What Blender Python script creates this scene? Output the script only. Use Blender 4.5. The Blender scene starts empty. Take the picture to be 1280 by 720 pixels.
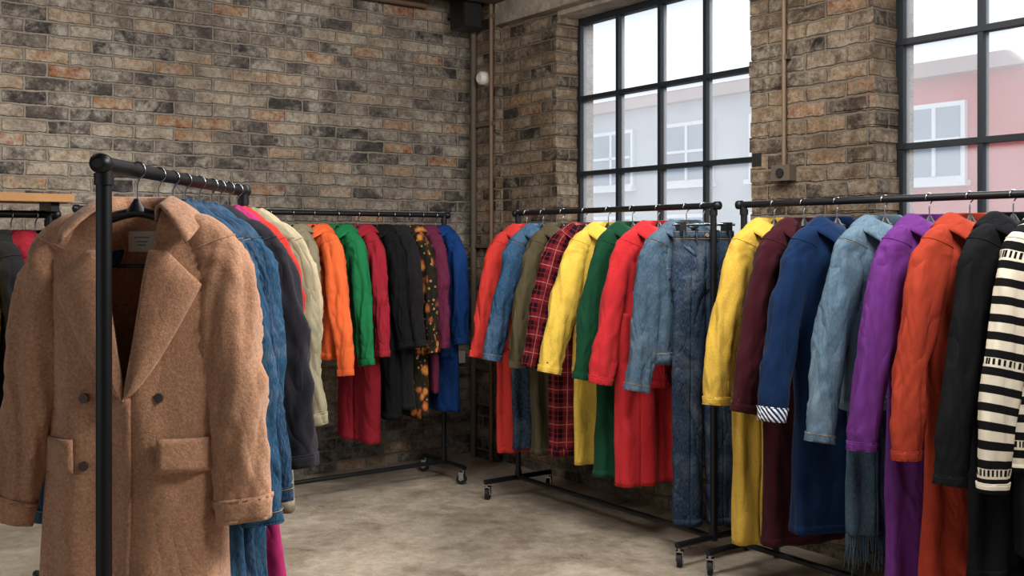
import bpy, math, random
from math import sin, cos, pi, sqrt
from mathutils import Vector, Matrix, noise
random.seed(7)
S = bpy.context.scene
S.view_settings.view_transform = 'Standard'
S.view_settings.look = 'None'
S.view_settings.exposure = 0.08
S.view_settings.gamma = 0.96

# ------------------------------------------------------------ frame of the room
DR = Vector((0.586, -0.810, 0))      # along window wall, away from the corner
DL = Vector((0.810, 0.586, 0))       # along brick wall, toward the corner
OUT = Vector((0.810, 0.586, 0))      # outward through window wall
C = Vector((-0.27, 7.12, 0))         # room corner
UP = Vector((0, 0, 1))
CEIL = 3.06

def s2l(c):
    c = c/255.0
    return c/12.92 if c <= 0.04045 else ((c+0.055)/1.055)**2.4
def rgb(r, g, b): return (s2l(r), s2l(g), s2l(b), 1)
def mul(c, k): return (min(c[0]*k, 1), min(c[1]*k, 1), min(c[2]*k, 1), 1)

# ------------------------------------------------------------ materials
def newmat(name):
    m = bpy.data.materials.new(name); m.use_nodes = True
    nt = m.node_tree; nt.nodes.clear()
    o = nt.nodes.new('ShaderNodeOutputMaterial')
    p = nt.nodes.new('ShaderNodeBsdfPrincipled')
    nt.links.new(p.outputs[0], o.inputs[0])
    return m, nt, p
def N(nt, t, **kw):
    n = nt.nodes.new(t)
    for k, v in kw.items():
        if k in n.inputs: n.inputs[k].default_value = v
        else: setattr(n, k, v)
    return n
def ramp(nt, fac, stops, interp='LINEAR'):
    r = nt.nodes.new('ShaderNodeValToRGB'); r.color_ramp.interpolation = interp
    e = r.color_ramp.elements
    e[0].position, e[0].color = stops[0]; e[1].position, e[1].color = stops[-1]
    for p, c in stops[1:-1]:
        x = e.new(p); x.color = c
    nt.links.new(fac, r.inputs[0]); return r.outputs[0]
def mixc(nt, fac, a, b, mode='MIX'):
    m = nt.nodes.new('ShaderNodeMix'); m.data_type = 'RGBA'; m.blend_type = mode
    for sock, v in ((m.inputs[0], fac), (m.inputs[6], a), (m.inputs[7], b)):
        if hasattr(v, 'links'): nt.links.new(v, sock)
        else: sock.default_value = v
    return m.outputs[2]
def mth(nt, op, a, b=None, clamp=False):
    m = nt.nodes.new('ShaderNodeMath'); m.operation = op; m.use_clamp = clamp
    for i, v in enumerate((a, b)):
        if v is None: continue
        if hasattr(v, 'links'): nt.links.new(v, m.inputs[i])
        else: m.inputs[i].default_value = v
    return m.outputs[0]
def bump(nt, p, h, strength=0.3, dist=0.01, prev=None):
    b = nt.nodes.new('ShaderNodeBump'); b.inputs['Strength'].default_value = strength
    b.inputs['Distance'].default_value = dist
    nt.links.new(h, b.inputs['Height'])
    if prev: nt.links.new(prev, b.inputs['Normal'])
    if p: nt.links.new(b.outputs[0], p.inputs['Normal'])
    return b.outputs[0]
def simple(name, col, rough=0.5, metal=0.0, spec=0.5):
    m, nt, p = newmat(name)
    tc = N(nt, 'ShaderNodeTexCoord'); n = N(nt, 'ShaderNodeTexNoise', Scale=25.0, Detail=4.0)
    nt.links.new(tc.outputs['Object'], n.inputs['Vector'])
    nt.links.new(mixc(nt, n.outputs[0], mul(col, .85), mul(col, 1.15)), p.inputs['Base Color'])
    p.inputs['Roughness'].default_value = rough; p.inputs['Metallic'].default_value = metal
    p.inputs['Specular IOR Level'].default_value = spec
    return m

def brick_mat(name, stops, mortar, wash, washamt=.6, grime=0.5, dark=.55):
    m, nt, p = newmat(name)
    tc = N(nt, 'ShaderNodeTexCoord'); UV = tc.outputs['UV']
    nd = N(nt, 'ShaderNodeTexNoise', Scale=14.0, Detail=5.0, Roughness=.65)
    nt.links.new(UV, nd.inputs['Vector'])
    off = N(nt, 'ShaderNodeVectorMath', operation='MULTIPLY_ADD')
    nt.links.new(nd.outputs['Color'], off.inputs[0]); off.inputs[1].default_value = (.030, .028, 0)
    nt.links.new(UV, off.inputs[2])
    b = N(nt, 'ShaderNodeTexBrick'); b.offset = .5
    b.inputs['Scale'].default_value = 1.0
    b.inputs['Color1'].default_value = (0, 0, 0, 1); b.inputs['Color2'].default_value = (1, 1, 1, 1)
    b.inputs['Mortar'].default_value = (.5, .5, .5, 1)
    b.inputs['Mortar Size'].default_value = .0085; b.inputs['Mortar Smooth'].default_value = .55
    b.inputs['Brick Width'].default_value = .225; b.inputs['Row Height'].default_value = .075
    nt.links.new(off.outputs[0], b.inputs['Vector'])
    def noi(s, d, r, dist=0.0):
        n = N(nt, 'ShaderNodeTexNoise', Scale=s, Detail=d, Roughness=r, Distortion=dist)
        nt.links.new(UV, n.inputs['Vector']); return n.outputs[0]
    n0 = noi(9.0, 6.0, .7); n1 = noi(55.0, 7.0, .75); n2 = noi(4.5, 10.0, .8, .4); n3 = noi(.9, 5.0, .6); n4 = noi(24.0, 8.0, .75); n5 = noi(2.1, 8.0, .75, .5)
    val = mth(nt, 'ADD', mth(nt, 'ADD', mth(nt, 'MULTIPLY', b.outputs['Color'], .86), .07), mth(nt, 'MULTIPLY', mth(nt, 'SUBTRACT', n0, .5), 1.0), clamp=True)
    col = ramp(nt, val, stops)
    col = mixc(nt, .75, col, ramp(nt, n1, [(.34, (.40, .39, .38, 1)), (.58, (1.08, 1.08, 1.08, 1))]), 'MULTIPLY')
    col = mixc(nt, .7, col, ramp(nt, n4, [(.36, (.40, .38, .37, 1)), (.52, (1.0, 1.0, 1.0, 1))]), 'MULTIPLY')
    pf = mth(nt, 'MULTIPLY', ramp(nt, n2, [(.46, (0, 0, 0, 1)), (.58, (1, 1, 1, 1))]), washamt)
    pf = mth(nt, 'MULTIPLY', pf, ramp(nt, n4, [(.38, (.2, .2, .2, 1)), (.56, (1, 1, 1, 1))]))
    col = mixc(nt, pf, col, wash)
    dk = mth(nt, 'MULTIPLY', ramp(nt, n5, [(.28, (1, 1, 1, 1)), (.43, (0, 0, 0, 1))]), dark)
    col = mixc(nt, dk, col, mul(stops[0][1], .8))
    mo = mixc(nt, n1, mul(mortar, .45), mul(mortar, 1.25))
    col = mixc(nt, mth(nt, 'MULTIPLY', b.outputs['Fac'], .9), col, mo)
    gr = ramp(nt, n3, [(.32, (1-grime, 1-grime, 1-grime, 1)), (.62, (1, 1, 1, 1))])
    col = mixc(nt, 1.0, col, gr, 'MULTIPLY')
    nt.links.new(col, p.inputs['Base Color'])
    p.inputs['Roughness'].default_value = .88; p.inputs['Specular IOR Level'].default_value = .25
    h = mth(nt, 'SUBTRACT', mth(nt, 'ADD', mth(nt, 'MULTIPLY', n1, .5), mth(nt, 'MULTIPLY', n4, .9)), b.outputs['Fac'])
    h = mth(nt, 'ADD', h, mth(nt, 'MULTIPLY', b.outputs['Color'], .4))
    bump(nt, p, h, 1.0, .022)
    return m

M_BRL = brick_mat('brick_taupe', [(0, rgb(66, 63, 64)), (.2, rgb(106, 98, 94)), (.42, rgb(150, 137, 125)),
      (.62, rgb(180, 166, 150)), (.80, rgb(196, 172, 144)), (.91, rgb(190, 142, 104)), (1, rgb(168, 102, 74))], rgb(178, 168, 154), rgb(212, 203, 188), .75, .40)
M_BRR = brick_mat('brick_brown', [(0, rgb(50, 44, 41)), (.25, rgb(92, 78, 67)), (.5, rgb(134, 113, 93)),
      (.75, rgb(160, 137, 112)), (.90, rgb(172, 138, 106)), (1, rgb(150, 94, 68))], rgb(150, 137, 121), rgb(190, 176, 156), .7, .42)

def concrete(name, c, sc=1.0, rough=.5, bumps=.15, amt=1.0):
    m, nt, p = newmat(name)
    tc = N(nt, 'ShaderNodeTexCoord')
    a = N(nt, 'ShaderNodeTexNoise', Scale=1.1*sc, Detail=8.0, Roughness=.62, Distortion=.6)
    b = N(nt, 'ShaderNodeTexNoise', Scale=14.0*sc, Detail=8.0, Roughness=.7)
    v = N(nt, 'ShaderNodeTexNoise', Scale=2.6*sc, Detail=12.0, Roughness=.78, Distortion=.5)
    w = N(nt, 'ShaderNodeTexNoise', Scale=60.0*sc, Detail=4.0, Roughness=.7)
    for n in (a, b, v, w): nt.links.new(tc.outputs['Object'], n.inputs['Vector'])
    col = ramp(nt, a.outputs[0], [(.32, mul(c, .60)), (.52, c), (.70, mul(c, 1.3))])
    col = mixc(nt, .7, col, ramp(nt, b.outputs[0], [(.32, (.55, .52, .47, 1)), (.62, (1.0, 1.0, 1.0, 1))]), 'MULTIPLY')
    col = mixc(nt, .65, col, ramp(nt, v.outputs[0], [(.38, (.46, .41, .35, 1)), (.54, (1, 1, 1, 1))]), 'MULTIPLY')
    col = mixc(nt, .4, col, ramp(nt, w.outputs[0], [(.36, (.6, .58, .55, 1)), (.5, (1, 1, 1, 1))]), 'MULTIPLY')
    nt.links.new(col, p.inputs['Base Color'])
    r = mth(nt, 'ADD', mth(nt, 'MULTIPLY', v.outputs[0], .5), rough-.25)
    nt.links.new(r, p.inputs['Roughness'])
    bump(nt, p, b.outputs[0], bumps, .01)
    return m
M_FLOOR = concrete('polished_concrete', rgb(196, 184, 168), 1.0, .34, .1)
M_CONC = concrete('raw_concrete', rgb(165, 156, 142), 2.5, .85, .4)
M_CEIL = concrete('ceiling_paint', rgb(92, 84, 76), 2, .9, .3)
M_BLACK = simple('black_steel', rgb(24, 25, 28), .42, .3)
M_RUB_SHADE = simple('rubber_and_shade', rgb(18, 18, 19), .7)  # black rubber, reused as painted shade in sleeve ends and the brick hole
M_CHROME = simple('chrome', rgb(165, 165, 168), .25, 1.0)
M_FRAME = simple('window_steel', rgb(30, 36, 42), .5, .2)
M_WHITE = simple('white_plastic', rgb(205, 200, 190), .5)
M_PIPE = simple('rusty_conduit', rgb(112, 92, 74), .6, .2)
M_PIPED = simple('dark_conduit', rgb(88, 78, 66), .7, .1)
M_HANG = simple('hanger_black', rgb(18, 18, 20), .4)
M_WOOD = simple('wood_plank', rgb(166, 122, 74), .6)
M_BTN = simple('button_dark', rgb(44, 32, 26), .35)
M_BTNB = simple('button_brown', rgb(74, 52, 40), .4)
M_BTNM = simple('button_metal', rgb(165, 160, 150), .35, .8)
M_LABEL = simple('woven_label', rgb(205, 195, 178), .8)
M_STITCH = simple('topstitch_thread', rgb(150, 124, 90), .8)

def glass():
    m = bpy.data.materials.new('hazed_glass'); m.use_nodes = True
    nt = m.node_tree; nt.nodes.clear()
    o = nt.nodes.new('ShaderNodeOutputMaterial')
    t = nt.nodes.new('ShaderNodeBsdfTransparent'); t.inputs[0].default_value = (.97, .99, 1, 1)
    g = N(nt, 'ShaderNodeBsdfGlossy', Roughness=.05)
    l = nt.nodes.new('ShaderNodeBsdfTranslucent'); l.inputs[0].default_value = (.95, .97, 1, 1)  # translucent share puts the bright haze over the view into the pane
    a = nt.nodes.new('ShaderNodeMixShader'); b = nt.nodes.new('ShaderNodeMixShader')
    tc = N(nt, 'ShaderNodeTexCoord'); n = N(nt, 'ShaderNodeTexNoise', Scale=2.0, Detail=3.0)
    nt.links.new(tc.outputs['Object'], n.inputs['Vector'])
    nt.links.new(mth(nt, 'ADD', mth(nt, 'MULTIPLY', n.outputs[0], .06), .055), a.inputs[0])
    nt.links.new(t.outputs[0], a.inputs[1]); nt.links.new(l.outputs[0], a.inputs[2])
    b.inputs[0].default_value = .04
    nt.links.new(a.outputs[0], b.inputs[1]); nt.links.new(g.outputs[0], b.inputs[2])
    nt.links.new(b.outputs[0], o.inputs[0]); return m
M_GLASS = glass()

def fabric(name, c, kind='cotton', c2=None):
    m, nt, p = newmat(name)
    tc = N(nt, 'ShaderNodeTexCoord')
    hero = kind == 'fuzzy'
    if not hero and kind != 'denim':      # slightly muted dyes
        g_ = .3*c[0]+.59*c[1]+.11*c[2]; c = tuple(x*.90+g_*.10 for x in c[:3])+(1,)
    big = N(nt, 'ShaderNodeTexNoise', Scale=7.0, Detail=6.0, Roughness=.6)
    fine = N(nt, 'ShaderNodeTexNoise', Scale=(150.0 if hero else 200.0 if kind == 'wool' else 260.0), Detail=5.0, Roughness=.75)
    nt.links.new(tc.outputs['Object'], big.inputs['Vector'])
    nt.links.new(tc.outputs['Object'], fine.inputs['Vector'])
    sep = N(nt, 'ShaderNodeSeparateXYZ'); nt.links.new(tc.outputs['UV'], sep.inputs[0])
    U, V = sep.outputs[0], sep.outputs[1]
    col = mixc(nt, big.outputs[0], mul(c, .80), mul(c, 1.14))
    if kind in ('wool', 'fuzzy'):
        k = .72 if hero else .78
        f = ramp(nt, fine.outputs[0], [(.36, (k, k*.98, k*.96, 1)), (.64, (1.18, 1.17, 1.16, 1))] if hero else [(.35, (k, k, k, 1)), (.65, (1.12, 1.11, 1.10, 1))])
        col = mixc(nt, 1, col, f, 'MULTIPLY')
    if kind == 'denim':
        mp = N(nt, 'ShaderNodeMapping'); mp.inputs['Scale'].default_value = (420, 60, 1)
        nt.links.new(tc.outputs['UV'], mp.inputs[0])
        w = N(nt, 'ShaderNodeTexNoise', Scale=1.0, Detail=3.0); nt.links.new(mp.outputs[0], w.inputs['Vector'])
        lt = (c[0]*.55+.24, c[1]*.6+.26, c[2]*.6+.28, 1)
        col = mixc(nt, mth(nt, 'MULTIPLY', ramp(nt, w.outputs[0], [(.42, (0, 0, 0, 1)), (.72, (1, 1, 1, 1))]), .34), col, lt)
        wear = N(nt, 'ShaderNodeTexNoise', Scale=4.5, Detail=9.0, Roughness=.75, Distortion=.6)
        nt.links.new(tc.outputs['Object'], wear.inputs['Vector'])
        col = mixc(nt, mth(nt, 'MULTIPLY', ramp(nt, wear.outputs[0], [(.48, (0, 0, 0, 1)), (.70, (1, 1, 1, 1))]), .34), col, lt)
        col = mixc(nt, mth(nt, 'MULTIPLY', ramp(nt, wear.outputs[0], [(.3, (1, 1, 1, 1)), (.47, (0, 0, 0, 1))]), .5), col, mul(c, .5))
    def band(x, per, lo, hi):
        f = mth(nt, 'FRACT', mth(nt, 'DIVIDE', x, per))
        return mth(nt, 'MULTIPLY', mth(nt, 'GREATER_THAN', f, lo), mth(nt, 'LESS_THAN', f, hi))
    if kind == 'plaid':
        a = band(U, .09, .0, .5); b = band(V, .09, .0, .5)
        dk = mth(nt, 'MULTIPLY', mth(nt, 'ADD', a, b), .49)
        col = mixc(nt, dk, col, c2)
        ln = mth(nt, 'MAXIMUM', band(U, .09, .72, .76), band(V, .09, .72, .76))
        col = mixc(nt, mth(nt, 'MULTIPLY', ln, .35), col, rgb(214, 180, 168))
        ln = mth(nt, 'MAXIMUM', band(U, .09, .22, .26), band(V, .09, .22, .26))
        col = mixc(nt, mth(nt, 'MULTIPLY', ln, .5), col, rgb(170, 36, 46))
    if kind == 'stripe':
        col = mixc(nt, band(V, .052, .0, .5), col, c2)
    if kind == 'chunky':
        col = mixc(nt, mth(nt, 'MAXIMUM', band(V, .058, 0, .46), mth(nt, 'MULTIPLY', band(V, .348, .60, .66), band(U, .016, 0, .5))), col, c2)
    if kind == 'diag':
        col = mixc(nt, band(mth(nt, 'ADD', U, V), .022, .0, .5), col, c2)
    if kind == 'floral':
        vo = N(nt, 'ShaderNodeTexVoronoi', Scale=15.0); vo.feature = 'F1'
        nt.links.new(mixc(nt, .08, tc.outputs['UV'], big.outputs['Color']), vo.inputs['Vector'])
        pet = ramp(nt, vo.outputs['Distance'], [(.0, rgb(120, 30, 30)), (.16, rgb(196, 144, 66)), (.32, rgb(166, 88, 52)), (.46, rgb(44, 40, 30)), (1, rgb(24, 24, 24))])
        v2 = N(nt, 'ShaderNodeTexVoronoi', Scale=31.0)
        nt.links.new(tc.outputs['UV'], v2.inputs['Vector'])
        col = mixc(nt, mth(nt, 'LESS_THAN', v2.outputs['Distance'], .22), pet, rgb(160, 130, 76))
    nt.links.new(col, p.inputs['Base Color'])
    p.inputs['Roughness'].default_value = .92
    p.inputs['Specular IOR Level'].default_value = .10
    p.inputs['Sheen Weight'].default_value = .35 if hero else (.06 if kind == 'wool' else 0.0)
    p.inputs['Sheen Roughness'].default_value = .5
    # soft creases: shallow valleys of a warped noise
    mp2 = N(nt, 'ShaderNodeMapping'); mp2.inputs['Scale'].default_value = (1.0, 1.0, .5)
    nt.links.new(tc.outputs['Object'], mp2.inputs[0])
    cr = N(nt, 'ShaderNodeTexNoise', Scale=7.5, Detail=2.5, Roughness=.5, Distortion=.5)
    nt.links.new(mp2.outputs[0], cr.inputs['Vector'])
    crv = mth(nt, 'POWER', mth(nt, 'ADD', mth(nt, 'ABSOLUTE', mth(nt, 'SUBTRACT', cr.outputs[0], .5)), .006), .85)
    b1 = bump(nt, None, crv, {'wool': .38, 'fuzzy': .3, 'denim': .68, 'chunky': .2}.get(kind, .60), .065)
    h = mth(nt, 'ADD', mth(nt, 'MULTIPLY', fine.outputs[0], 1.0 if hero else .4), mth(nt, 'MULTIPLY', big.outputs[0], .7))
    bump(nt, p, h, .7 if hero else .28, .006, b1)
    return m

# ------------------------------------------------------------ mesh builder
class MB:
    def __init__(s): s.v = []; s.f = []; s.m = []; s.uv = []; s.sm = []; s.mats = []
    def mi(s, mat):
        if mat not in s.mats: s.mats.append(mat)
        return s.mats.index(mat)
    def grid(s, rows, uvs, mat, closed=False, flip=False, smooth=True):
        b = len(s.v); nr = len(rows); nc = len(rows[0]); k = s.mi(mat)
        for r in rows: s.v.extend([tuple(p) for p in r])
        for i in range(nr-1):
            for j in range(nc if closed else nc-1):
                j2 = (j+1) % nc
                q = [b+i*nc+j, b+i*nc+j2, b+(i+1)*nc+j2, b+(i+1)*nc+j]
                u = [uvs[i][j], uvs[i][j+1] if j+1 < len(uvs[i]) else uvs[i][j2], uvs[i+1][j+1] if j+1 < len(uvs[i]) else uvs[i+1][j2], uvs[i+1][j]]
                if flip: q.reverse(); u.reverse()
                s.f.append(q); s.m.append(k); s.uv.append(u); s.sm.append(smooth)
    def poly(s, pts, mat, smooth=False):
        b = len(s.v); s.v.extend([tuple(p) for p in pts]); s.f.append(list(range(b, b+len(pts))))
        s.m.append(s.mi(mat)); s.uv.append([(p[0]+p[1], p[2]) for p in pts]); s.sm.append(smooth)
    def tube(s, path, rad, mat, n=12, caps=True, smooth=True, ref=None):
        path = [Vector(p) for p in path]
        if not hasattr(rad, '__len__'): rad = [rad]*len(path)
        rows = []; uvs = []; L = 0; prev = None
        for i, p in enumerate(path):
            t = (path[min(i+1, len(path)-1)]-path[max(i-1, 0)]).normalized()
            if prev is None:
                r = Vector((0, 0, 1)) if abs(t.z) < .9 else Vector((1, 0, 0))
                a = t.cross(r).normalized()
            else: a = (prev-t*prev.dot(t)).normalized()
            prev = a; b = t.cross(a)
            if i: L += (p-path[i-1]).length
            rows.append([p+(a*cos(2*pi*j/n)+b*sin(2*pi*j/n))*rad[i] for j in range(n)])
            uvs.append([(2*pi*j/n*rad[i], L) for j in range(n+1)])
        s.grid(rows, uvs, mat, closed=True, smooth=smooth)
        if caps:
            s.poly(list(reversed(rows[0])), mat); s.poly(rows[-1], mat)
    def box(s, o, ax, ay, az, mat, uvm=None):
        o = Vector(o); ax = Vector(ax); ay = Vector(ay); az = Vector(az)
        if ax.cross(ay).dot(az) < 0: o, ax = o+ax, -ax
        P = lambda i, j, k: o+ax*i+ay*j+az*k
        quads = [((0,0,0),(0,1,0),(1,1,0),(1,0,0)), ((0,0,1),(1,0,1),(1,1,1),(0,1,1)),
                 ((0,0,0),(1,0,0),(1,0,1),(0,0,1)), ((1,1,0),(0,1,0),(0,1,1),(1,1,1)),
                 ((0,1,0),(0,0,0),(0,0,1),(0,1,1)), ((1,0,0),(1,1,0),(1,1,1),(1,0,1))]
        for q in quads:
            pts = [P(*c) for c in q]; b = len(s.v)
            nrm = (pts[1]-pts[0]).cross(pts[2]-pts[0])
            if nrm.length > 0: nrm.normalize()
            s.v.extend([tuple(p) for p in pts]); s.f.append([b, b+1, b+2, b+3]); s.m.append(s.mi(mat)); s.sm.append(False)
            if abs(nrm.z) > .9: s.uv.append([((p-C).dot(DR), (p-C).dot(DL)) for p in pts])
            elif abs(nrm.dot(DR)) > .7: s.uv.append([((p-C).dot(DL), p.z) for p in pts])
            else: s.uv.append([((p-C).dot(DR), p.z) for p in pts])
    def disc(s, c, nrm, r, h, mat, n=14):
        c = Vector(c); nrm = Vector(nrm).normalized()
        s.tube([c-nrm*h*.5, c+nrm*h*.35, c+nrm*h*.5], [r, r, r*.8], mat, n)
    def obj(s, name, loc=(0, 0, 0), rotz=0, parent=None, solid=0):
        me = bpy.data.meshes.new(name); me.from_pydata(s.v, [], s.f)
        for m in s.mats: me.materials.append(m)
        me.polygons.foreach_set('material_index', s.m); me.polygons.foreach_set('use_smooth', s.sm)
        ul = me.uv_layers.new(name='UVMap'); flat = []
        for u in s.uv:
            for a in u: flat.extend(a)
        ul.data.foreach_set('uv', flat); me.update()
        o = bpy.data.objects.new(name, me); S.collection.objects.link(o)
        o.location = loc; o.rotation_euler = (0, 0, rotz)
        if parent: o.parent = parent
        if solid:
            md = o.modifiers.new('thickness', 'SOLIDIFY'); md.thickness = solid; md.offset = -1
        return o

# ------------------------------------------------------------ room shell
def wp(s, t, z): return C+DR*s+OUT*t+UP*z        # window wall coords: s along, t outward
def rb(mb, s0, s1, t0, t1, z0, z1, mat): mb.box(wp(s0, t0, z0), DR*(s1-s0), OUT*(t1-t0), UP*(z1-z0), mat)

mb = MB()
mb.box(wp(-.3, .3, -.12), DR*10.3, -OUT*11.3, UP*.12, M_FLOOR); mb.obj('floor')
mb = MB(); mb.box(wp(-.3, .3, CEIL), DR*10.3, -OUT*11.3, UP*.15, M_CEIL)
mb.obj('ceiling')
mb = MB(); mb.box(wp(-.3, .3, 0), DR*.3, -OUT*10, UP*CEIL, M_BRL); mb.obj('wall_left')
mb = MB(); rb(mb, 9.7, 10, -10, 0, 0, CEIL, M_BRL); mb.obj('light_block_wall')  # unseen wall, added to block sky fill from behind the camera
W = [(.92, 2.475), (3.165, 4.80), (5.5, 7.1)]  # last opening is out of view, added for side light
SILL, HEAD = 1.35, 2.82
mb = MB(); prev = 0
for a0, a1 in W:
    rb(mb, prev, a0, 0, .3, 0, CEIL, M_BRR)
    rb(mb, a0, a1, 0, .3, 0, SILL-.06, M_BRR)
    rb(mb, a0, a1, 0, .3, HEAD, CEIL, M_CONC)
    prev = a1
rb(mb, prev, 10, 0, .3, 0, CEIL, M_BRR)
for a0, a1 in W:
    for k in range(19, 41):
        z = k*.075
        for side, e in ((-1, a0), (1, a1)):
            if z+.07 > CEIL: continue
            ln = .22 if k % 2 else .11
            pr = random.uniform(.001, .006); ins = random.uniform(-.002, .018)
            if z > HEAD: ins = 0
            if side == 1 and abs(a1-2.475) < .01 and k == 24: continue
            x0 = e-side*ins
            x1 = e+side*ln
            lo, hi = min(x0, x1), max(x0, x1)
            rb(mb, lo, hi, -pr, .17, z+.002, z+.073, M_BRR)
rb(mb, 2.478, 2.535, -.003, -.001, 24*.075+.006, 25*.075-.004, M_RUB_SHADE)   # dark sheet standing in for the shaded hole of a missing brick
mb.obj('wall_right')
mb = MB()
for a0, a1 in W: rb(mb, a0, a1, -.03, .3, SILL-.06, SILL, M_CONC)
mb.obj('trim_1')
mb = MB(); rb(mb, .37, 8, -.07, 0, HEAD+.03, CEIL, M_CONC); mb.obj('trim_2')
mb = MB(); rb(mb, .10, .36, -.06, 0, 0, CEIL, M_BRR); mb.obj('trim_3')
mb = MB()
for k in range(5): rb(mb, .35+k*1.3, .49+k*1.3, -9.6, -.07, CEIL-.07 if k == 0 else CEIL-.05, CEIL, M_PIPED)
mb.obj('trim_4')

def window(n, s0, s1, cols):
    mb = MB(); t0, t1 = .165, .215
    rows = [SILL, 1.86, 2.325, HEAD]
    rb(mb, s0, s0+.035, t0, t1, SILL, HEAD, M_FRAME); rb(mb, s1-.03, s1, t0, t1, SILL, HEAD, M_FRAME)
    rb(mb, s0, s1, t0, t1, SILL, SILL+.035, M_FRAME); rb(mb, s0, s1, t0, t1, HEAD-.04, HEAD, M_FRAME)
    for c in cols: rb(mb, c-.012, c+.012, t0, t1, SILL, HEAD, M_FRAME)
    for r in rows[1:-1]: rb(mb, s0, s1, t0-.004, t1, r-.013, r+.013, M_FRAME)
    o = mb.obj('window_%d' % n)
    g = MB(); rb(g, s0, s1, .188, .191, SILL, HEAD, M_GLASS)
    go = g.obj('glass_pane'); go.parent = o
window(1, .92, 2.475, [1.295, 1.65, 2.0, 2.35])
window(2, 3.165, 4.80, [3.56, 3.95, 4.35])
window(3, 5.5, 7.1, [5.9, 6.3, 6.7])  # unseen window, added to let sun reach the front-left garments

# services
mb = MB(); mb.tube([wp(2.69, -.022, CEIL), wp(2.69, -.022, 1.80)], .011, M_PIPE)
for z in (2.9, 2.3): rb(mb, 2.665, 2.715, -.03, 0, z, z+.02, M_PIPED)
mb.obj('conduit_pipe')
mb = MB(); rb(mb, 2.635, 2.745, -.05, 0, 1.725, 1.80, M_PIPED); mb.tube([wp(2.69, -.05, 1.762), wp(2.69, -.058, 1.762)], .022, M_RUB_SHADE)
mb.obj('junction_box')
mb = MB(); mb.tube([wp(.14, -.085, CEIL), wp(.14, -.085, 0.0)], .02, M_PIPED); mb.tube([wp(.34, -.08, CEIL), wp(.34, -.08, .0)], .014, M_PIPE)
for z in (.6, 1.4, 2.2, 2.9): rb(mb, .12, .36, -.09, -.06, z, z+.025, M_PIPED)
mb.obj('riser_pipe')
mb = MB(); mb.tube([wp(.245, -.06, 2.52), wp(.245, -.10, 2.52), wp(.245, -.115, 2.52)], [.045, .045, .03], M_WHITE, 20); mb.obj('motion_sensor')
mb = MB(); o = wp(.14, -.27, 2.83)
mb.box(o, DR*.15, OUT*.15, UP*.2, M_BLACK); mb.box(wp(.29, -.26, 2.84), DR*.008, OUT*.13, UP*.18, M_RUB_SHADE)
mb.tube([wp(.0, -.19, 2.94), wp(.15, -.19, 2.94)], .012, M_BLACK); mb.obj('wall_speaker')
mb = MB(); rb(mb, 0, .06, -.16, -.05, .88, 1.06, M_BLACK); rb(mb, .06, .064, -.15, -.06, .9, 1.04, M_RUB_SHADE); mb.obj('electrical_box')
mb = MB(); rb(mb, 0, .03, -.16, -.08, .62, .70, M_WHITE); mb.obj('wall_socket')
mb = MB(); p0 = wp(.06, -.4, 2.99); mb.tube([p0, wp(.06, -6, 2.99)], .018, M_PIPE); mb.obj('ceiling_pipe')

# ------------------------------------------------------------ outside
M_RED = simple('painted_red_brick', rgb(182, 82, 80), .9); M_PALE = simple('pale_render', rgb(176, 180, 186), .9)
M_TRIMW = simple('white_trim', rgb(218, 218, 222), .7); M_PANE = simple('distant_glass', rgb(128, 142, 158), .3)
M_ROOF = simple('roof_trim', rgb(168, 148, 146), .8); M_STREET = simple('asphalt', rgb(110, 110, 112), .9)
def building(name, s0, s1, top, wmat, wins, dz, base=-4, first=.5, gap=1.0):
    mb = MB(); rb(mb, s0, s1, 10, 16, base, top, wmat); rb(mb, s0-.15, s1+.15, 9.8, 16.1, top, top+.22, M_ROOF)
    s = s0+first
    while s+wins < s1:
        z = top-.45-1.0
        while z > base:
            rb(mb, s-.07, s+wins+.07, 9.93, 10, z-.07, z+1.07, M_TRIMW)
            rb(mb, s, s+wins, 9.92, 9.95, z, z+1.0, M_PANE)
            rb(mb, s+wins/2-.03, s+wins/2+.03, 9.9, 9.95, z, z+1.0, M_TRIMW)
            rb(mb, s, s+wins, 9.9, 9.95, z+.5, z+.55, M_TRIMW)
            rb(mb, s-.12, s+wins+.12, 9.85, 10, z-.15, z-.07, M_TRIMW)
            z -= dz
        s += wins+gap
    mb.obj(name)
building('red_brick_building', -3.9, 9, 3.85, M_RED, .8, 2.0, first=.75, gap=1.15)
building('pale_apartment_building', -13, -4.3, 4.05, M_PALE, 1.1, 1.7)
mb = MB(); rb(mb, -25, 25, .3, 60, -4.2, -4, M_STREET); mb.obj('ground')

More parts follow.
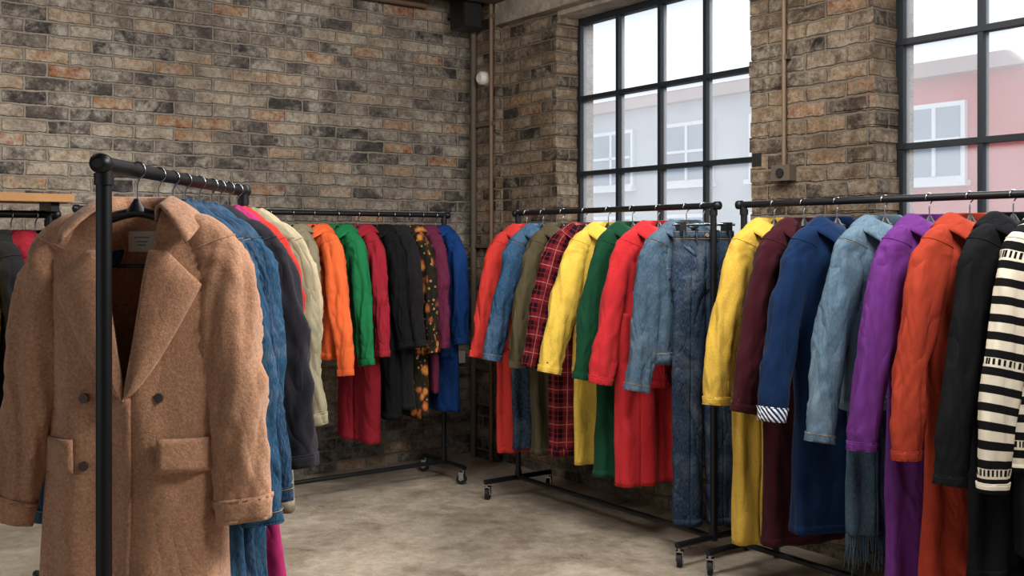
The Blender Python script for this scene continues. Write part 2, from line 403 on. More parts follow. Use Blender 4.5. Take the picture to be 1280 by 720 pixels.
# ------------------------------------------------------------ racks
def rack(name, p0, p1, zb, foot=.23, lower=True, over=.03, r=.0145):
    p0 = Vector((p0[0], p0[1], 0)); p1 = Vector((p1[0], p1[1], 0)); d = (p1-p0).normalized(); w = Vector((-d.y, d.x, 0))
    mb = MB()
    mb.tube([p0-d*over+UP*zb, p1+d*over+UP*zb], r, M_BLACK, 20)
    for p, e in ((p0, -1), (p1, 1)):
        q = p+d*e*over+UP*zb
        mb.tube([q-d*e*.02, q-d*e*.018, q+d*e*.006, q+d*e*.012], [r, r+.005, r+.005, r*.6], M_BLACK, 20)
        mb.tube([p+UP*.1, p+UP*(zb-.005)], r, M_BLACK, 20)
        mb.tube([p+UP*(zb-.045), p+UP*(zb-.02)], r+.004, M_BLACK, 20)
        mb.tube([p+UP*.085, p+UP*.14], r+.005, M_BLACK, 16)
        mb.tube([p-w*foot+UP*.1, p+w*foot+UP*.1], r, M_BLACK, 16)
        for sg in (-1, 1):
            c = p+w*sg*(foot-.015)
            mb.tube([c+UP*.1, c+UP*.068], .008, M_CHROME, 10)
            ax = (w*.6+d*.8).normalized(); fd = UP.cross(ax)
            c2 = c+fd*.012
            mb.tube([c2-ax*.01+UP*.031, c2+ax*.01+UP*.031], .031, M_RUB_SHADE, 22)
            mb.tube([c2-ax*.018+UP*.031, c2+ax*.018+UP*.031], .009, M_CHROME, 12)
            for g in (-1, 1):
                mb.box(c2+ax*g*.015-ax*.002-fd*.018+UP*.028, ax*.004, fd*.03, UP*.045, M_CHROME)
            mb.box(c2-ax*.017-fd*.02+UP*.068, ax*.034, fd*.034, UP*.006, M_CHROME)
    if lower: mb.tube([p0+UP*.1, p1+UP*.1], r*.9, M_BLACK, 16)
    return mb.obj(name)
ZB = 1.6
MP0 = Vector((.036, 5.92, 0)); RP0 = Vector((1.026, 4.60, 0)); BP = Vector((-.4145, 6.34, 0))
rack('clothing_rack', MP0, MP0+DR*1.495, ZB)
rack('clothing_rack', RP0, RP0+DR*1.9, ZB)
rack('clothing_rack', BP-DL*2.1, BP, ZB)
rack('clothing_rack', (-.875, 2.23), (-.875, 3.38), ZB, over=.02, r=.0165)
LP1 = Vector((-1.78, 4.0, 0)); LP0 = LP1-DL*1.3
ro = rack('shelf_clothing_rack', LP0, LP1, 1.54)
mb = MB(); mb.box(LP0-DL*.06-DR*.14+UP*1.585, DL*1.42, DR*.28, UP*.03, M_WOOD)
for p in (LP0, LP1): mb.box(p-DL*.015-DR*.1+UP*1.55, DL*.03, DR*.2, UP*.035, M_BLACK)
mb.obj('shelf_board', parent=ro)

# ------------------------------------------------------------ garments
def lin(prof, z):
    if z >= prof[0][0]: return prof[0][1]
    for (z0, a0), (z1, a1) in zip(prof, prof[1:]):
        if z >= z1: return a0+(a1-a0)*(z0-z)/(z0-z1)
    return prof[-1][1]
def interp(prof, z): return (lin(prof, z+.012)+lin(prof, z)+lin(prof, z-.012))/3
def sg(x): return 1 if x >= 0 else -1
def nz(x, y, z): return noise.noise(Vector((x, y, z)))
def ridge(x, y, z): return .5-1.9*abs(noise.noise(Vector((x, y, z))))

def hanger(parent, half=.175, zc=-.088, clips=False, bar=True):
    mb = MB()
    path = [(0, 0, zc+.005), (0, 0, -.05), (0, 0, -.034), (.004, 0, -.026)]
    for k in range(0, 13):
        an = -70+k*22
        path.append((.0185*cos(math.radians(an)), 0, -.003+.0185*sin(math.radians(an))))
    mb.tube(path, .0024, M_CHROME, 8)
    if not clips:
        pts = []; rr = []
        for k in range(-10, 11):
            t = k/10; pts.append((half*t, .0, zc-.01-.075*abs(t)**1.5)); rr.append(.012 if abs(k) < 10 else .008)
        mb.tube(pts, rr, M_HANG, 12)
        mb.tube([(0, 0, zc-.01), (0, 0, zc+.020)], [.024, .006], M_HANG, 12)
        if bar:
            mb.tube([(-half*.92, 0, zc-.08), (-half*.86, 0, -.222), (half*.86, 0, -.222), (half*.92, 0, zc-.08)], .0045, M_HANG, 8)
    else:
        mb.tube([(-.15, 0, zc), (.15, 0, zc)], .006, M_CHROME, 10)
        for x in (-.11, .11): mb.box((x-.015, -.035, zc-.045), (.03, 0, 0), (0, .07, 0), (0, 0, .055), M_HANG)
    mb.obj('hanger', parent=parent)

def garment(name, mat, pos, rotz, L=.75, sl=.62, sh=.175, waist=None, hem=.2, b=.055, folds=.016, nf=6,
            v=None, collar='shirt', lapel=False, buttons=M_BTN, nbtn=5, pockets='none', under=None, cuffmat=None,
            thick=.0035, wr=1.25, scuff=.06, spread=.27, neckh=.072, placket=True, seed=None, fringe=False, slw=1.0, hero=False, stitch=False, waistband=False):
    if seed is None: seed = random.random()*100
    rnd = random.Random(int(seed*1000))
    waist = waist or (sh+.005)
    A = [(-.085, .060), (-.10, .084), (-.125, .128), (-.15, sh-.018), (-.185, sh), (-.32, sh+.002), (-.5, waist), (-L, hem)]
    if L < .55: A = A[:6]+[(-L, hem)]
    Bp = [(-.085, .052), (-.11, .047), (-.16, .045), (-.25, b*.95), (-.45, b), (-L, b*1.15)]
    ph = [rnd.uniform(0, 6.28) for _ in range(4)]
    def P(th, z, off=0.0):
        a_ = interp(A, z); b_ = interp(Bp, z)
        t = max(0, min(1, (-z-.22)/max(L-.22, .1)))
        q = min(1, max(0, (-z-.13)*6))
        d = folds*(t**1.1)*(.6*sin(nf*th+ph[0]+1.2*nz(seed, z*1.5, 0))+.4*sin((nf+4)*th+ph[1]+z*2))
        d += .013*wr*q*nz(cos(th)*1.6+seed, sin(th)*1.6, z*3.2)
        s_, c_ = sin(th), cos(th)
        if not hero or off == 0:
            d += .012*wr*q*ridge(c_*1.4+seed+z*1.5, s_*2.2+z*2, z*2.4)*(.3 if hero else 1)
        x = (a_+.5*d+off*.4)*s_
        y = -(b_+d+off)*sg(c_)*abs(c_)**.75
        zz = z-.028*max(0, c_)**2*max(0, 1-(-z-.085)/.06)
        sway = .012*t*nz(seed*2, z*2, 3)
        return Vector((x+sway, y+sway*.6, zz))
    def g(z):
        if not v: return 0
        w0, zb = v
        if z <= zb: return 0
        return w0*((z-zb)/(-.09-zb))**.9
    def F(x, z, off):
        a_ = interp(A, z); th = math.asin(max(-.995, min(.995, x/a_)))
        return P(th, z, off)
    mb = MB()
    NT = 88
    zs = [-.085-.0065*k for k in range(17)]
    n2 = int((L-.19)/.016); z1 = zs[-1]
    zs += [z1-(L+z1)*(k/n2) for k in range(1, n2+1)]
    rows = []; uvs = []
    for z in zs:
        a_ = interp(A, z); gg = g(z)
        t0 = math.asin(min(.95, gg/a_)) if gg > 0 else 0.0
        rows.append([P(t0+(2*pi-2*t0)*j/NT, z) for j in range(NT+1)])
        uvs.append([((t0+(2*pi-2*t0)*j/NT)*.125, z) for j in range(NT+1)])
    mb.grid(rows, uvs, mat)
    hb = .05 if waistband else .03
    for lst in (((-L+hb+.001, .0), (-L+hb, .004)), ((-L+hb, .004), (-L+hb*.5, .005), (-L-.002, .004)), ((-L-.002, .004), (-L-.004, -.002))):
        rows = []; uvs = []
        for z, o in lst:
            rows.append([P(2*pi*j/NT, z, o) for j in range(NT+1)]); uvs.append([(j/NT*.8, z) for j in range(NT+1)])
        mb.grid(rows, uvs, mat)
    if stitch:
        rows = [[P(2*pi*j/NT, z, .0062) for j in range(NT+1)] for z in (-L+hb-.004, -L+hb-.0065)]
        mb.grid(rows, [[(j/NT*.8, 0) for j in range(NT+1)]]*2, M_STITCH)
    # sleeves
    if sl > 0:
        for side in (-1, 1):
            sw = rnd.uniform(-.02, .02); fy = rnd.uniform(-.035, .005)
            el = rnd.uniform(.44, .58)
            ctrl = [Vector((sh-.075, 0, -.122)), Vector((sh-.045, 0, -.14)), Vector((sh-.020, 0, -.185)), Vector((sh+.006, 0, -.27)),
                    Vector((sh+(spread-sh)*el, fy*.3, -.14-sl*.52)), Vector((spread-.02+sw*.4, fy, -.14-sl*.8)), Vector((spread+sw, fy*1.3, -.14-sl))]
            rad = [(.02, .03), (.042, .043), (.056*slw, .046), (.066*slw, .046), (.060*slw, .041), (.054*slw, .036), (.048*slw, .034)]
            NS = 70; NA = 36; rows = []; uvs = []; L_ = 0; pp = None
            def cr(arr, t):
                n = len(arr)-1; i = min(int(t*n), n-1); f = t*n-i
                p0, p1, p2, p3 = arr[max(i-1, 0)], arr[i], arr[i+1], arr[min(i+2, n)]
                return .5*((2*p1)+(p2-p0)*f+(2*p0-5*p1+4*p2-p3)*f*f+(3*p1-p0-3*p2+p3)*f*f*f)
            radv = [Vector((q[0], q[1], 0)) for q in rad]
            ts = [k/NS for k in range(NS+1)]
            def ring(t, extra=0.0, push=0.0):
                c = cr(ctrl, t); c2 = cr(ctrl, min(1, t+.01)); c1 = cr(ctrl, max(0, t-.01))
                tg = (c2-c1).normalized(); ya = Vector((0, 1, 0)); xa = ya.cross(tg).normalized()*-1; ya = tg.cross(xa).normalized()
                rv = cr(radv, t); out = []
                k = min(1, max(0, (t-.2)*4))
                ek = max(0, 1-abs(t-.62)*3.2)
                kk = k*(1 if t < .93 else .35)
                for j in range(NA):
                    an = 2*pi*j/NA
                    ca, sa = cos(an), sin(an)
                    d = .010*wr*k*nz(ca*1.2+seed+side*7, sa*1.2, t*4)
                    d += .012*wr*kk*(.5+.8*ek)*ridge(ca*.9+seed+side*3+t*2.0, sa*.9, t*7+ca*1.6)
                    d += .005*wr*kk*ridge(ca*1.8+seed*2, sa*1.8+t*4, t*14+sa*2)
                    out.append(Vector((side*(c.x), c.y, c.z))+Vector((side*xa.x, xa.y, xa.z))*(ca*(rv.x+d+extra))+Vector((side*ya.x, ya.y, ya.z))*(sg(sa)*abs(sa)**.85*(rv.y+d+extra))+Vector((side*tg.x, tg.y, tg.z))*push)
                return out, c
            for t in ts:
                out, c = ring(t)
                if pp is not None: L_ += (c-pp).length
                pp = c; rows.append(out); uvs.append([(2*pi*j/NA*.055, -L_) for j in range(NA+1)])
            mb.grid(rows, uvs, mat, closed=True, flip=(side < 0))
            ct = scuff/sl*.62; cm = cuffmat or mat
            def band_(lst, m_):
                rr = []; uu = []
                for t, e, ps in lst:
                    out, c = ring(t, e, ps); rr.append(out); uu.append([(2*pi*j/NA*.055, c.z-ps) for j in range(NA+1)])
                mb.grid(rr, uu, m_, closed=True, flip=(side < 0))
            band_(((1-ct, .0, 0), (1-ct, .005, 0)), cm)
            band_(((1-ct, .005, 0), (1-ct*.66, .0045, 0), (1-ct*.33, .004, 0), (1, .0045, .002)), cm)
            band_(((1, .0045, .002), (1, -.004, .002)), cm)
            band_(((1, -.004, .002), (1, -.006, -.012), (1, -.010, -.05)), M_RUB_SHADE)  # dark inner rings and cap: shade inside the sleeve put in as colour
            out, c = ring(1, -.010, -.05); mb.poly(out, M_RUB_SHADE)
            band_(((.30, .0005, 0), (.305, .0028, 0), (.311, .0005, 0)), mat)
            if stitch:
                band_(((1-ct*.9, .0062, 0), (1-ct*.9+.003, .0062, 0)), M_STITCH)
                band_(((.318, .0015, 0), (.321, .0015, 0)), M_STITCH)
            if buttons:
                out, c = ring(1-ct*.5, .0085)
                j = int(NA*.73)
                mb.disc(out[j], (out[j]-Vector((side*c.x, c.y, c.z))), .0075, .004, buttons)
    def patch(rws, off0, off1, m, nc=8, bulge=0.0):
        R = []; Uv = []
        for (xa, za), (xb, zb) in rws:
            r = []; u = []
            for j in range(nc+1):
                f = j/nc; x = xa+(xb-xa)*f; z = za+(zb-za)*f
                r.append(F(x, z, off0+(off1-off0)*f+bulge*sin(pi*f))); u.append((x, z))
            R.append(r); Uv.append(u)
        fl = rws[0][0][0] > rws[0][1][0]
        mb.grid(R, Uv, m, flip=not fl)
    ztop = (v[1]-.0 if v else -.13)
    if placket:
        n = 24
        w_ = .018 if not lapel else .055
        o1 = .010 if hero else .006
        patch([((-w_, ztop-(L-.004+ztop)*k/n), (.016 if not lapel else .012, ztop-(L-.004+ztop)*k/n)) for k in range(n+1)], o1, o1+.001, mat, 6)
        if stitch:
            for sx in (-.0145, .0125): patch([((sx-.001, ztop-(L-.01+ztop)*k/n), (sx+.001, ztop-(L-.01+ztop)*k/n)) for k in range(n+1)], .0082, .0082, M_STITCH, 1)
        if buttons and not lapel:
            for k in range(nbtn):
                z = ztop-.03-(L-.1+ztop)*k/max(1, nbtn-1)
                mb.disc(F(0, z, .0095), (0, -1, 0), .0085, .004, buttons)
    if lapel:
        w0, zb = v
        eo, ei, bu = (.020, .016, .010) if hero else (.012, .012, .008)
        tipx = .160 if hero else .145
        for side in (-1, 1):
            n = 30; rws = []
            zt = -.185; tipz = -.262
            for k in range(n+1):
                z = zt+(zb-.005-zt)*k/n
                xi = g(z)*.97-.004
                if z > tipz: xo = .085+(tipx-.085)*max(0, (zt-z)/(zt-tipz))**1.0
                else: xo = tipx*max(0, (z-zb+.005)/(tipz-zb+.005))**.72
                xo = max(xo, xi+.002)
                rws.append(((side*xi, z), (side*xo, z)))
            patch(rws, ei, eo, mat, 12, bu)
        for (x, z) in ((-.088, zb-.0), (-.088, zb-.150), (.072, zb-.0)) if hero else ((-.07, zb), (.06, zb), (-.07, zb-.13), (.06, zb-.13)):
            mb.disc(F(x, z, .011 if hero and x < 0 else .007), (0, -1, 0), .0105 if hero else .012, .005, buttons)
    def flap(x0, x1, zt, h, off=.008, slope=0.0, btn=False, m_=None):
        n = 5
        patch([((x0, zt-h*k/n), (x1, zt-h*k/n+slope)) for k in range(n+1)], off, off, m_ or mat, 8, .003)
        if btn: mb.disc(F((x0+x1)/2, zt-h*.75+slope/2, off+.005), (0, -1, 0), .007, .004, buttons or M_BTN)
    if pockets == 'flap':
        zp = -.605
        flap(-.185, -.105, zp, .075, .022, .0); flap(.070, .185, zp, .075, .022, .0)
    if pockets == 'chest':
        for sd in (-1, 1):
            flap(sd*.045 if sd > 0 else -.125, .125 if sd > 0 else -.045, -.30, .035, .007, 0, True)
            flap(sd*.05 if sd > 0 else -.12, .12 if sd > 0 else -.05, -.33, .11, .0035)
            patch([((sd*.05, -.2-.3*k/10), (sd*.054, -.2-.3*k/10)) for k in range(11)], .004, .004, M_STITCH if stitch else mat, 2)
        patch([((-.15+.0, -.285), (.15, -.285)), ((-.15, -.288), (.15, -.288))], .0045, .0045, M_STITCH if stitch else mat, 20)
    if collar:
        big = lapel
        w_ = (.084 if hero else .072) if big else neckh; stand = .03 if big else .032; phi0 = .95 if (big or v) else .25
        lift = .013 if hero else .010
        rows = []; uvs = []; NC = 48
        for prof in range(9):
            r = []; u = []
            for j in range(NC+1):
                ph_ = phi0+(2*pi-2*phi0)*j/NC
                o = Vector((sin(ph_), -cos(ph_), 0)); fr = max(0, cos(ph_))
                base = Vector((.062*o.x, .053*o.y+.002, -.094-.03*fr**1.5))
                w = w_*(1+(.95 if big else .5)*max(0, cos(ph_))**1.5)
                endf = min(j, NC-j)/NC
                if not big: w += .036*max(0, 1-endf*10)
                hx = .36+.42*abs(sin(ph_)) if not big else .40+.40*abs(sin(ph_))
                vz = sqrt(1-hx*hx)
                top = base+o*.004+UP*stand*(1-.45*fr)
                if prof == 0: q = base-UP*.012
                elif prof == 1: q = base+UP*stand*.5*(1-.4*fr)-o*.001
                elif prof == 2: q = top
                elif prof == 3: q = top+o*(.007+lift*.5)+UP*.003
                else:
                    f = (prof-3)/5
                    q = top+o*(.009+lift+w*hx*f+.006*sin(pi*f))+UP*(-w*vz*f)
                r.append(q); u.append((ph_*.07, -prof*.015))
            rows.append(r); uvs.append(u)
        mb.grid(rows, uvs, mat, flip=True)
    if under:
        um, Lu, kind, hw = under
        def leg(cx, ah, seed2, z0, z1):
            rows = []; uvs = []; nn = int((z0-z1)/.022)
            for k in range(nn+1):
                z = z0+(z1-z0)*k/nn; r = []; u = []; t = k/nn
                for j in range(49):
                    th = 2*pi*(j % 48)/48
                    d = .008*nz(cos(th)*1.5+seed2, sin(th)*1.5, z*3)+.012*(1 if kind == 'legs' else 1.6*t)*sin(5*th+seed2+z*1.2)+.008*ridge(cos(th)+seed2, sin(th)+z*2, z*3)
                    r.append(Vector((cx+(ah+d*.5)*sin(th), -(.038+d)*sg(cos(th))*abs(cos(th))**.8, z))); u.append((2*pi*j/48*.08+cx, z))
                rows.append(r); uvs.append(u)
            mb.grid(rows, uvs, um)
            return rows[-1]
        z0 = -min(L-.08, .5)
        if kind == 'legs':
            for sd in (-1, 1):
                last = leg(sd*hw*.52, hw*.5, seed+sd*5, z0, -Lu-rnd.uniform(-.01, .02))
                if fringe:
                    for q in last[::1]:
                        e = q+Vector((rnd.uniform(-.012, .012), rnd.uniform(-.012, .012), -rnd.uniform(.05, .16)))
                        mb.tube([q, (q+e)/2+Vector((.004, 0, 0)), e], .0022, um, 5)
        else: leg(0, hw, seed+5, z0, -Lu)
    if hero:
        yb = interp(Bp, -.165)*.86
        mb.box((-.031, yb-.004, -.19), (.062, 0, 0), (0, .002, 0), (0, 0, .048), M_LABEL)
        for k, (w1, z1) in enumerate(((.036, -.158), (.028, -.168), (.02, -.176))):
            mb.box((-w1/2, yb-.005, z1), (w1, 0, 0), (0, .0012, 0), (0, 0, .003), M_BTN)
    o = mb.obj(name, (pos[0], pos[1], (pos[2] if len(pos) > 2 else ZB)), rotz, solid=thick)
    hanger(o, half=sh-.012)
    return o

def trousers(name, mat, pos, rotz, L=1.2, hw=.19, seed=3):
    mb = MB(); zt = -.115
    rows = []; uvs = []
    for k in range(12):
        z = zt-.025*k; r = []; u = []
        for j in range(57):
            th = 2*pi*(j % 56)/56; a_ = hw*(.9+.1*min(1, k/6)); d = .004*nz(cos(th)*2+seed, sin(th)*2, z*6)
            pinch = 1-.35*max(0, cos(th))**6*(k/11)
            r.append(Vector(((a_+d)*sin(th), -(.034+.012*k/11+d)*sg(cos(th))*abs(cos(th))**.7*pinch, z))); u.append((j/56*.8, z))
        rows.append(r); uvs.append(u)
    mb.grid(rows, uvs, mat)
    r2 = [[Vector((p.x*1.02, p.y*1.12, p.z+dz)) for p in rows[0]] for dz in (.002, -.038)]
    mb.grid(r2, [[(j/56*.8, q) for j in range(57)] for q in (0, -.04)], mat)
    for dz in (-.003, -.034):
        mb.grid([[Vector((p.x*1.03, p.y*1.17, p.z+dz+e)) for p in rows[0]] for e in (0, -.002)], [[(0, 0)]*57]*2, M_STITCH)
    for x in (-.11, -.05, .05, .11): mb.box((x-.005, -.048, zt-.045), (.01, 0, 0), (0, .006, 0), (0, 0, .05), mat)
    mb.disc((0, -.046, zt-.018), (0, -1, 0), .009, .004, M_BTNM)
    for sd in (-1, 1):
        rows = []; uvs = []; z0 = zt-.20; z1 = -L; n = 54
        for k in range(n+1):
            t = k/n; z = z0+(z1-z0)*t; ah = hw*.5*(1.0-.16*min(1, t*1.6)+.02*t); r = []; u = []
            cx = sd*(hw*.5-.004+.008*t)
            for j in range(37):
                th = 2*pi*(j % 36)/36
                d = .008*nz(cos(th)*1.3+seed+sd, sin(th)*1.3, z*3)+.007*ridge(cos(th)+seed, sin(th)+z*2, z*5)
                r.append(Vector((cx+(ah+d)*sin(th), -(.040+d)*sg(cos(th))*abs(cos(th))**.8, z))); u.append((j/36*.5+sd, z))
            rows.append(r); uvs.append(u)
        mb.grid(rows, uvs, mat)
        lo = rows[-1]; mb.grid([[Vector((p.x, p.y*1.1, p.z+.03)) for p in lo], [Vector((p.x, p.y*1.12, p.z-.002)) for p in lo]], [uvs[-1], uvs[-1]], mat)
    o = mb.obj(name, (pos[0], pos[1], ZB), rotz, solid=.003); hanger(o, clips=True, zc=-.085); return o

f = fabric
camel = f('camel_wool', rgb(208, 158, 126), 'fuzzy')
teal = f('indigo_blue_denim', rgb(22, 70, 102), 'denim'); teal2 = f('deep_blue_denim', rgb(16, 56, 88), 'denim')
charcoal = f('charcoal_wool', rgb(50, 48, 56), 'wool'); sage = f('sage_cotton', rgb(142, 134, 108))
red = f('red_cotton', rgb(204, 48, 38)); red2 = f('scarlet_wool', rgb(198, 28, 38), 'wool')
orange = f('orange_cotton', rgb(242, 104, 34)); green = f('green_cotton', rgb(16, 122, 72)); crimson = f('crimson_cotton', rgb(160, 28, 48))
black = f('black_cotton', rgb(26, 26, 29)); black2 = f('black_wool', rgb(34, 33, 35), 'wool'); floral = f('floral_print', rgb(60, 50, 40), 'floral')
plum = f('plum_cotton', rgb(104, 38, 68)); blue = f('royal_blue_cotton', rgb(16, 58, 116)); maroon = f('maroon_cotton', rgb(136, 20, 38))
dblue = f('mid_blue_denim', rgb(38, 78, 112), 'denim'); olive = f('olive_cotton', rgb(84, 76, 54)); plaid = f('red_plaid', rgb(134, 24, 36), 'plaid', rgb(16, 16, 22))
yellow = f('yellow_wool', rgb(226, 188, 52), 'wool'); dgreen = f('bottle_green_wool', rgb(14, 68, 44), 'wool')
djack = f('washed_denim', rgb(62, 86, 106), 'denim'); jeans = f('jeans_denim', rgb(18, 42, 66), 'denim')
yellow2 = f('mustard_wool', rgb(208, 168, 44), 'wool'); burg = f('burgundy_wool', rgb(62, 18, 28), 'wool'); navy = f('navy_wool', rgb(14, 42, 80), 'wool')
ldenim = f('light_denim', rgb(82, 106, 124), 'denim'); purple = f('purple_cotton', rgb(104, 46, 124)); rust = f('rust_cotton', rgb(168, 56, 30))
knit = f('striped_knit', rgb(220, 210, 188), 'chunky', rgb(22, 21, 22)); pinkst = f('pink_stripe_knit', rgb(170, 50, 96), 'stripe', rgb(206, 194, 186))
diag = f('diagonal_stripe_lining', rgb(226, 228, 232), 'diag', rgb(24, 44, 84)); magenta = f('magenta_cotton', rgb(180, 36, 106))
beige = f('beige_cotton', rgb(176, 160, 130)); cream = f('cream_cotton', rgb(220, 208, 186)); yst = f('yellow_cotton', rgb(230, 194, 50))

# front-left rack
X0 = -.868
garment('camel_wool_coat', camel, (X0+.008, 2.385), 0, L=1.16, sl=.655, sh=.19, waist=.185, hem=.22, b=.066, folds=.018, nf=4, v=(.066, -.515), lapel=True,
        buttons=M_BTNB, pockets='flap', thick=.007, wr=1.2, spread=.266, scuff=.085, seed=4.2, slw=1.12, hero=True)
def LR(name, mat, y, **k): garment(name, mat, (X0+random.uniform(-.006, .006), y), math.radians(random.uniform(-4, 4)), **k)
LR('blue_denim_coat', teal, 2.55, L=1.36, sl=.70, hem=.24, b=.05, folds=.022, spread=.278, buttons=M_BTNM, stitch=True)
LR('blue_denim_coat', teal2, 2.67, L=1.42, sl=.68, hem=.245, b=.048, folds=.02, spread=.27, buttons=M_BTNM, stitch=True)
LR('blue_denim_coat', teal, 2.77, L=1.4, sl=.62, hem=.24, b=.045, folds=.02, spread=.225, buttons=M_BTNM)
LR('charcoal_wool_coat', charcoal, 2.88, L=.9, sl=.645, hem=.21, b=.048, folds=.016, spread=.282, sh=.185, lapel=True, v=(.05, -.42), slw=1.15)
LR('magenta_cotton_dress', magenta, 3.0, L=1.28, sl=.4, hem=.23, b=.04, folds=.02, spread=.17, sh=.14)
LR('red_cotton_shirt', red, 3.08, L=.75, sl=.45, b=.04, spread=.19, sh=.17)
LR('sage_cotton_coat', sage, 3.17, L=.98, sl=.58, b=.045, folds=.018, spread=.262, sh=.172)
LR('beige_cotton_jacket', beige, 3.27, L=.85, sl=.55, b=.045, spread=.21)

# back rack
AB = math.radians(-50)
def BR(name, mat, s, **k):
    p = BP-DL*s; k.setdefault('b', .04); k.setdefault('spread', .26)
    garment(name, mat, (p.x, p.y), AB+math.radians(random.uniform(-4, 4)), **k)
BR('black_cotton_jacket', black, 1.40, L=.8, sl=.6, spread=.25)
BR('yellow_wool_jacket', yellow, 1.27, L=.8, sl=.6, spread=.25)
BR('crimson_cotton_jacket', crimson, 1.12, L=.85, sl=.6, spread=.25)
BR('sage_cotton_jacket', sage, .99, L=.9, sl=.6, spread=.25)
BR('orange_cotton_jacket', orange, .865, L=.80, sl=.74, sh=.20, b=.055, spread=.335, hem=.21, slw=1.3)
BR('green_cotton_jacket', green, .715, L=.78, sl=.70, sh=.185, spread=.285, hem=.19, slw=1.15)
BR('crimson_cotton_jacket', crimson, .585, L=.8, sl=.66, under=(maroon, 1.3, 'skirt', .2), spread=.28)
BR('black_cotton_coat', black, .46, L=1.17, sl=.62, hem=.21)
BR('black_wool_coat', black2, .35, L=1.12, sl=.62, hem=.21)
BR('floral_print_dress', floral, .25, L=1.18, sl=.66, hem=.21, placket=False)
BR('plum_cotton_jacket', plum, .155, L=.8, sl=.64, under=(plum, 1.05, 'skirt', .18), spread=.25)
BR('royal_blue_cotton_jacket', blue, .06, L=.85, sl=.62, spread=.26, under=(blue, 1.17, 'skirt', .2), sh=.195)

# middle rack
AR = math.radians(25)
def MR(name, mat, s, **k):
    p = MP0+DR*s; k.setdefault('b', .052); k.setdefault('spread', .30)
    garment(name, mat, (p.x, p.y), AR+math.radians(random.uniform(-5, 5)), **k)
MR('red_cotton_jacket', red, .08, L=.75, sl=.66, under=(red, 1.33, 'legs', .17), spread=.28)
MR('blue_denim_shirt', dblue, .23, L=.8, sl=.66, under=(jeans, 1.3, 'legs', .18), buttons=M_BTNM, spread=.30, stitch=True)
MR('olive_cotton_coat', olive, .405, L=1.28, sl=.68, hem=.19)
MR('red_plaid_shirt', plaid, .59, L=1.26, sl=.66, hem=.2, folds=.02)
MR('yellow_wool_jacket', yellow, .775, L=.82, sl=.67, under=(yellow, 1.28, 'skirt', .19), b=.058, spread=.325, slw=1.18)
MR('bottle_green_wool_coat', dgreen, .955, L=1.3, sl=.68, hem=.22, folds=.02, spread=.30)
MR('scarlet_wool_jacket', red2, 1.14, L=.85, sl=.69, under=(red2, 1.32, 'legs', .22), b=.058, spread=.30, slw=1.18)
MR('washed_denim_jacket', djack, 1.325, L=.72, sl=.70, pockets='chest', buttons=M_BTNM, spread=.265, b=.05, stitch=True, slw=1.2, waistband=True)
p = MP0+DR*1.435; trousers('blue_jeans', jeans, (p.x, p.y), math.radians(10), L=1.45, hw=.152)

# right rack
def RR(name, mat, s, **k):
    p = RP0+DR*s; k.setdefault('b', .055); k.setdefault('spread', .31); k.setdefault('slw', 1.16)
    garment(name, mat, (p.x, p.y), AR+math.radians(random.uniform(-3, 3)), **k)
RR('mustard_wool_jacket', yellow2, .17, L=.85, sl=.70, under=(yellow2, 1.44, 'legs', .2), spread=.32)
RR('burgundy_wool_coat', burg, .325, L=1.4, sl=.71, lapel=True, v=(.05, -.45), hem=.21)
RR('navy_wool_coat', navy, .49, L=1.31, sl=.72, sh=.19, hem=.225, spread=.345, cuffmat=diag, scuff=.09, b=.06)
RR('light_denim_jacket', ldenim, .71, L=.80, sl=.77, pockets='chest', buttons=M_BTNM, under=(djack, 1.26, 'legs', .17), fringe=True, spread=.32, stitch=True, waistband=True)
RR('purple_cotton_coat', purple, .90, L=1.45, sl=.77, sh=.185, hem=.21, spread=.34, folds=.018)
RR('rust_cotton_coat', rust, 1.06, L=1.45, sl=.78, hem=.22, spread=.325, folds=.018)
RR('black_cotton_jacket', black, 1.22, L=1.3, sl=.83, hem=.21, spread=.32)
RR('striped_knit_cardigan', knit, 1.38, L=.92, sl=.83, sh=.185, hem=.21, spread=.325, wr=.8, under=(black, 1.2, 'legs', .18))
RR('pink_stripe_knit_dress', pinkst, 1.55, L=1.3, sl=.5, hem=.25, folds=.02, spread=.22)
RR('cream_cotton_jacket', cream, 1.68, L=.85, sl=.6, spread=.25)
RR('navy_wool_jacket', navy, 1.79, L=.85, sl=.6, spread=.25)

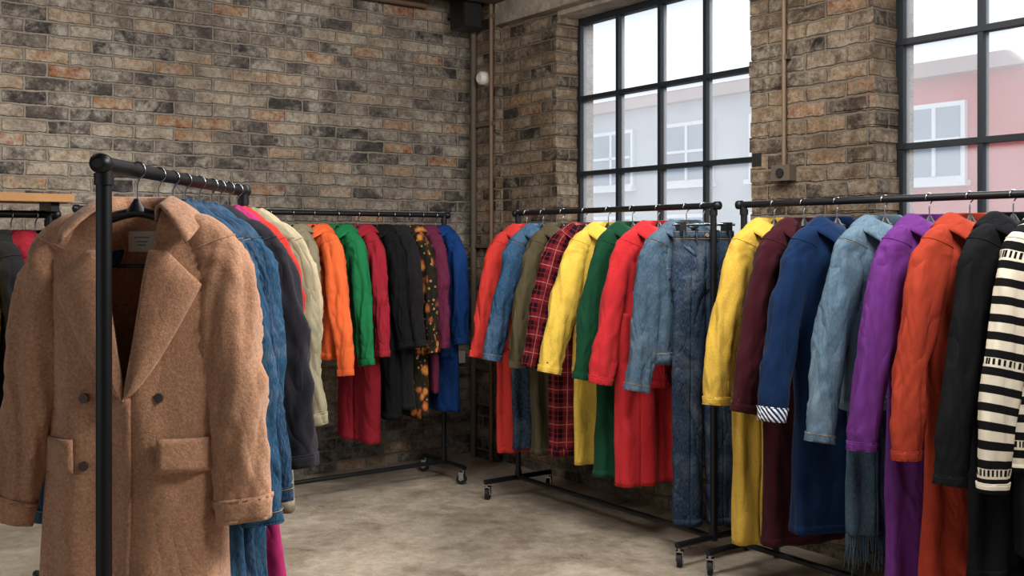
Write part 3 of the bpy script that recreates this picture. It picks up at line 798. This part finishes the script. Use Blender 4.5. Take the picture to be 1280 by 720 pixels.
# far-left rack
def FR(name, mat, s, **k):
    p = LP1-DL*s; k.setdefault('b', .045)
    garment(name, mat, (p.x, p.y, 1.54), math.radians(-35)+math.radians(random.uniform(-6, 6)), **k)
for i, (n, m) in enumerate((('black_cotton_jacket', black), ('crimson_cotton_shirt', maroon), ('black_wool_jacket', black2), ('yellow_cotton_shirt', yst), ('black_cotton_jacket', black),
                            ('cream_cotton_jacket', cream), ('burgundy_wool_jacket', burg))):
    FR(n, m, .05+i*.085, L=.8, sl=.6, spread=.24)

# ------------------------------------------------------------ light
w = bpy.data.worlds.new('overcast_sky'); S.world = w; w.use_nodes = True
bg = w.node_tree.nodes['Background']; bg.inputs[0].default_value = (.90, .95, 1.0, 1); bg.inputs[1].default_value = 1.08
sd = bpy.data.lights.new('sun', 'SUN'); sd.energy = 9.0; sd.angle = math.radians(38); sd.color = (1, .98, .96)
so = bpy.data.objects.new('sun', sd); S.collection.objects.link(so)
dirv = (-OUT*.72+DR*.15-UP*.62).normalized(); so.rotation_euler = dirv.to_track_quat('-Z', 'Y').to_euler()
def area(name, loc, tgt, size, e, col):
    l = bpy.data.lights.new(name, 'AREA'); l.shape = 'RECTANGLE'; l.size, l.size_y = size; l.energy = e; l.color = col
    o = bpy.data.objects.new(name, l); S.collection.objects.link(o); o.location = loc
    o.rotation_euler = (Vector(tgt)-Vector(loc)).to_track_quat('-Z', 'Y').to_euler()
area('added_fill_light', (.2, 3.9, 2.98), (-.2, 4.9, 0), (1.3, 1.3), 82, (1, .97, .92))  # added area fill above the racks, no fixture exists there
area('added_fill_light', (-1.9, 3.6, 2.98), (-1.8, 5.4, .7), (1.3, 1.0), 52, (1, .95, .89))  # unseen fill, added to brighten the left brick wall
area('added_fill_light', (1.5, 2.2, 2.9), (-1.0, 3.2, 1.0), (1.2, .8), 118, (1, .98, .95))  # added light from the window side, imitating daylight through the panes

# ------------------------------------------------------------ camera
cd = bpy.data.cameras.new('camera'); co = bpy.data.objects.new('camera', cd); S.collection.objects.link(co)
cd.sensor_width = 36; cd.lens = 1300/1280*36; cd.shift_y = -56/1280; cd.clip_start = .05
co.location = (0, 0, 1.43); co.rotation_euler = (math.radians(90), 0, 0)
S.camera = co
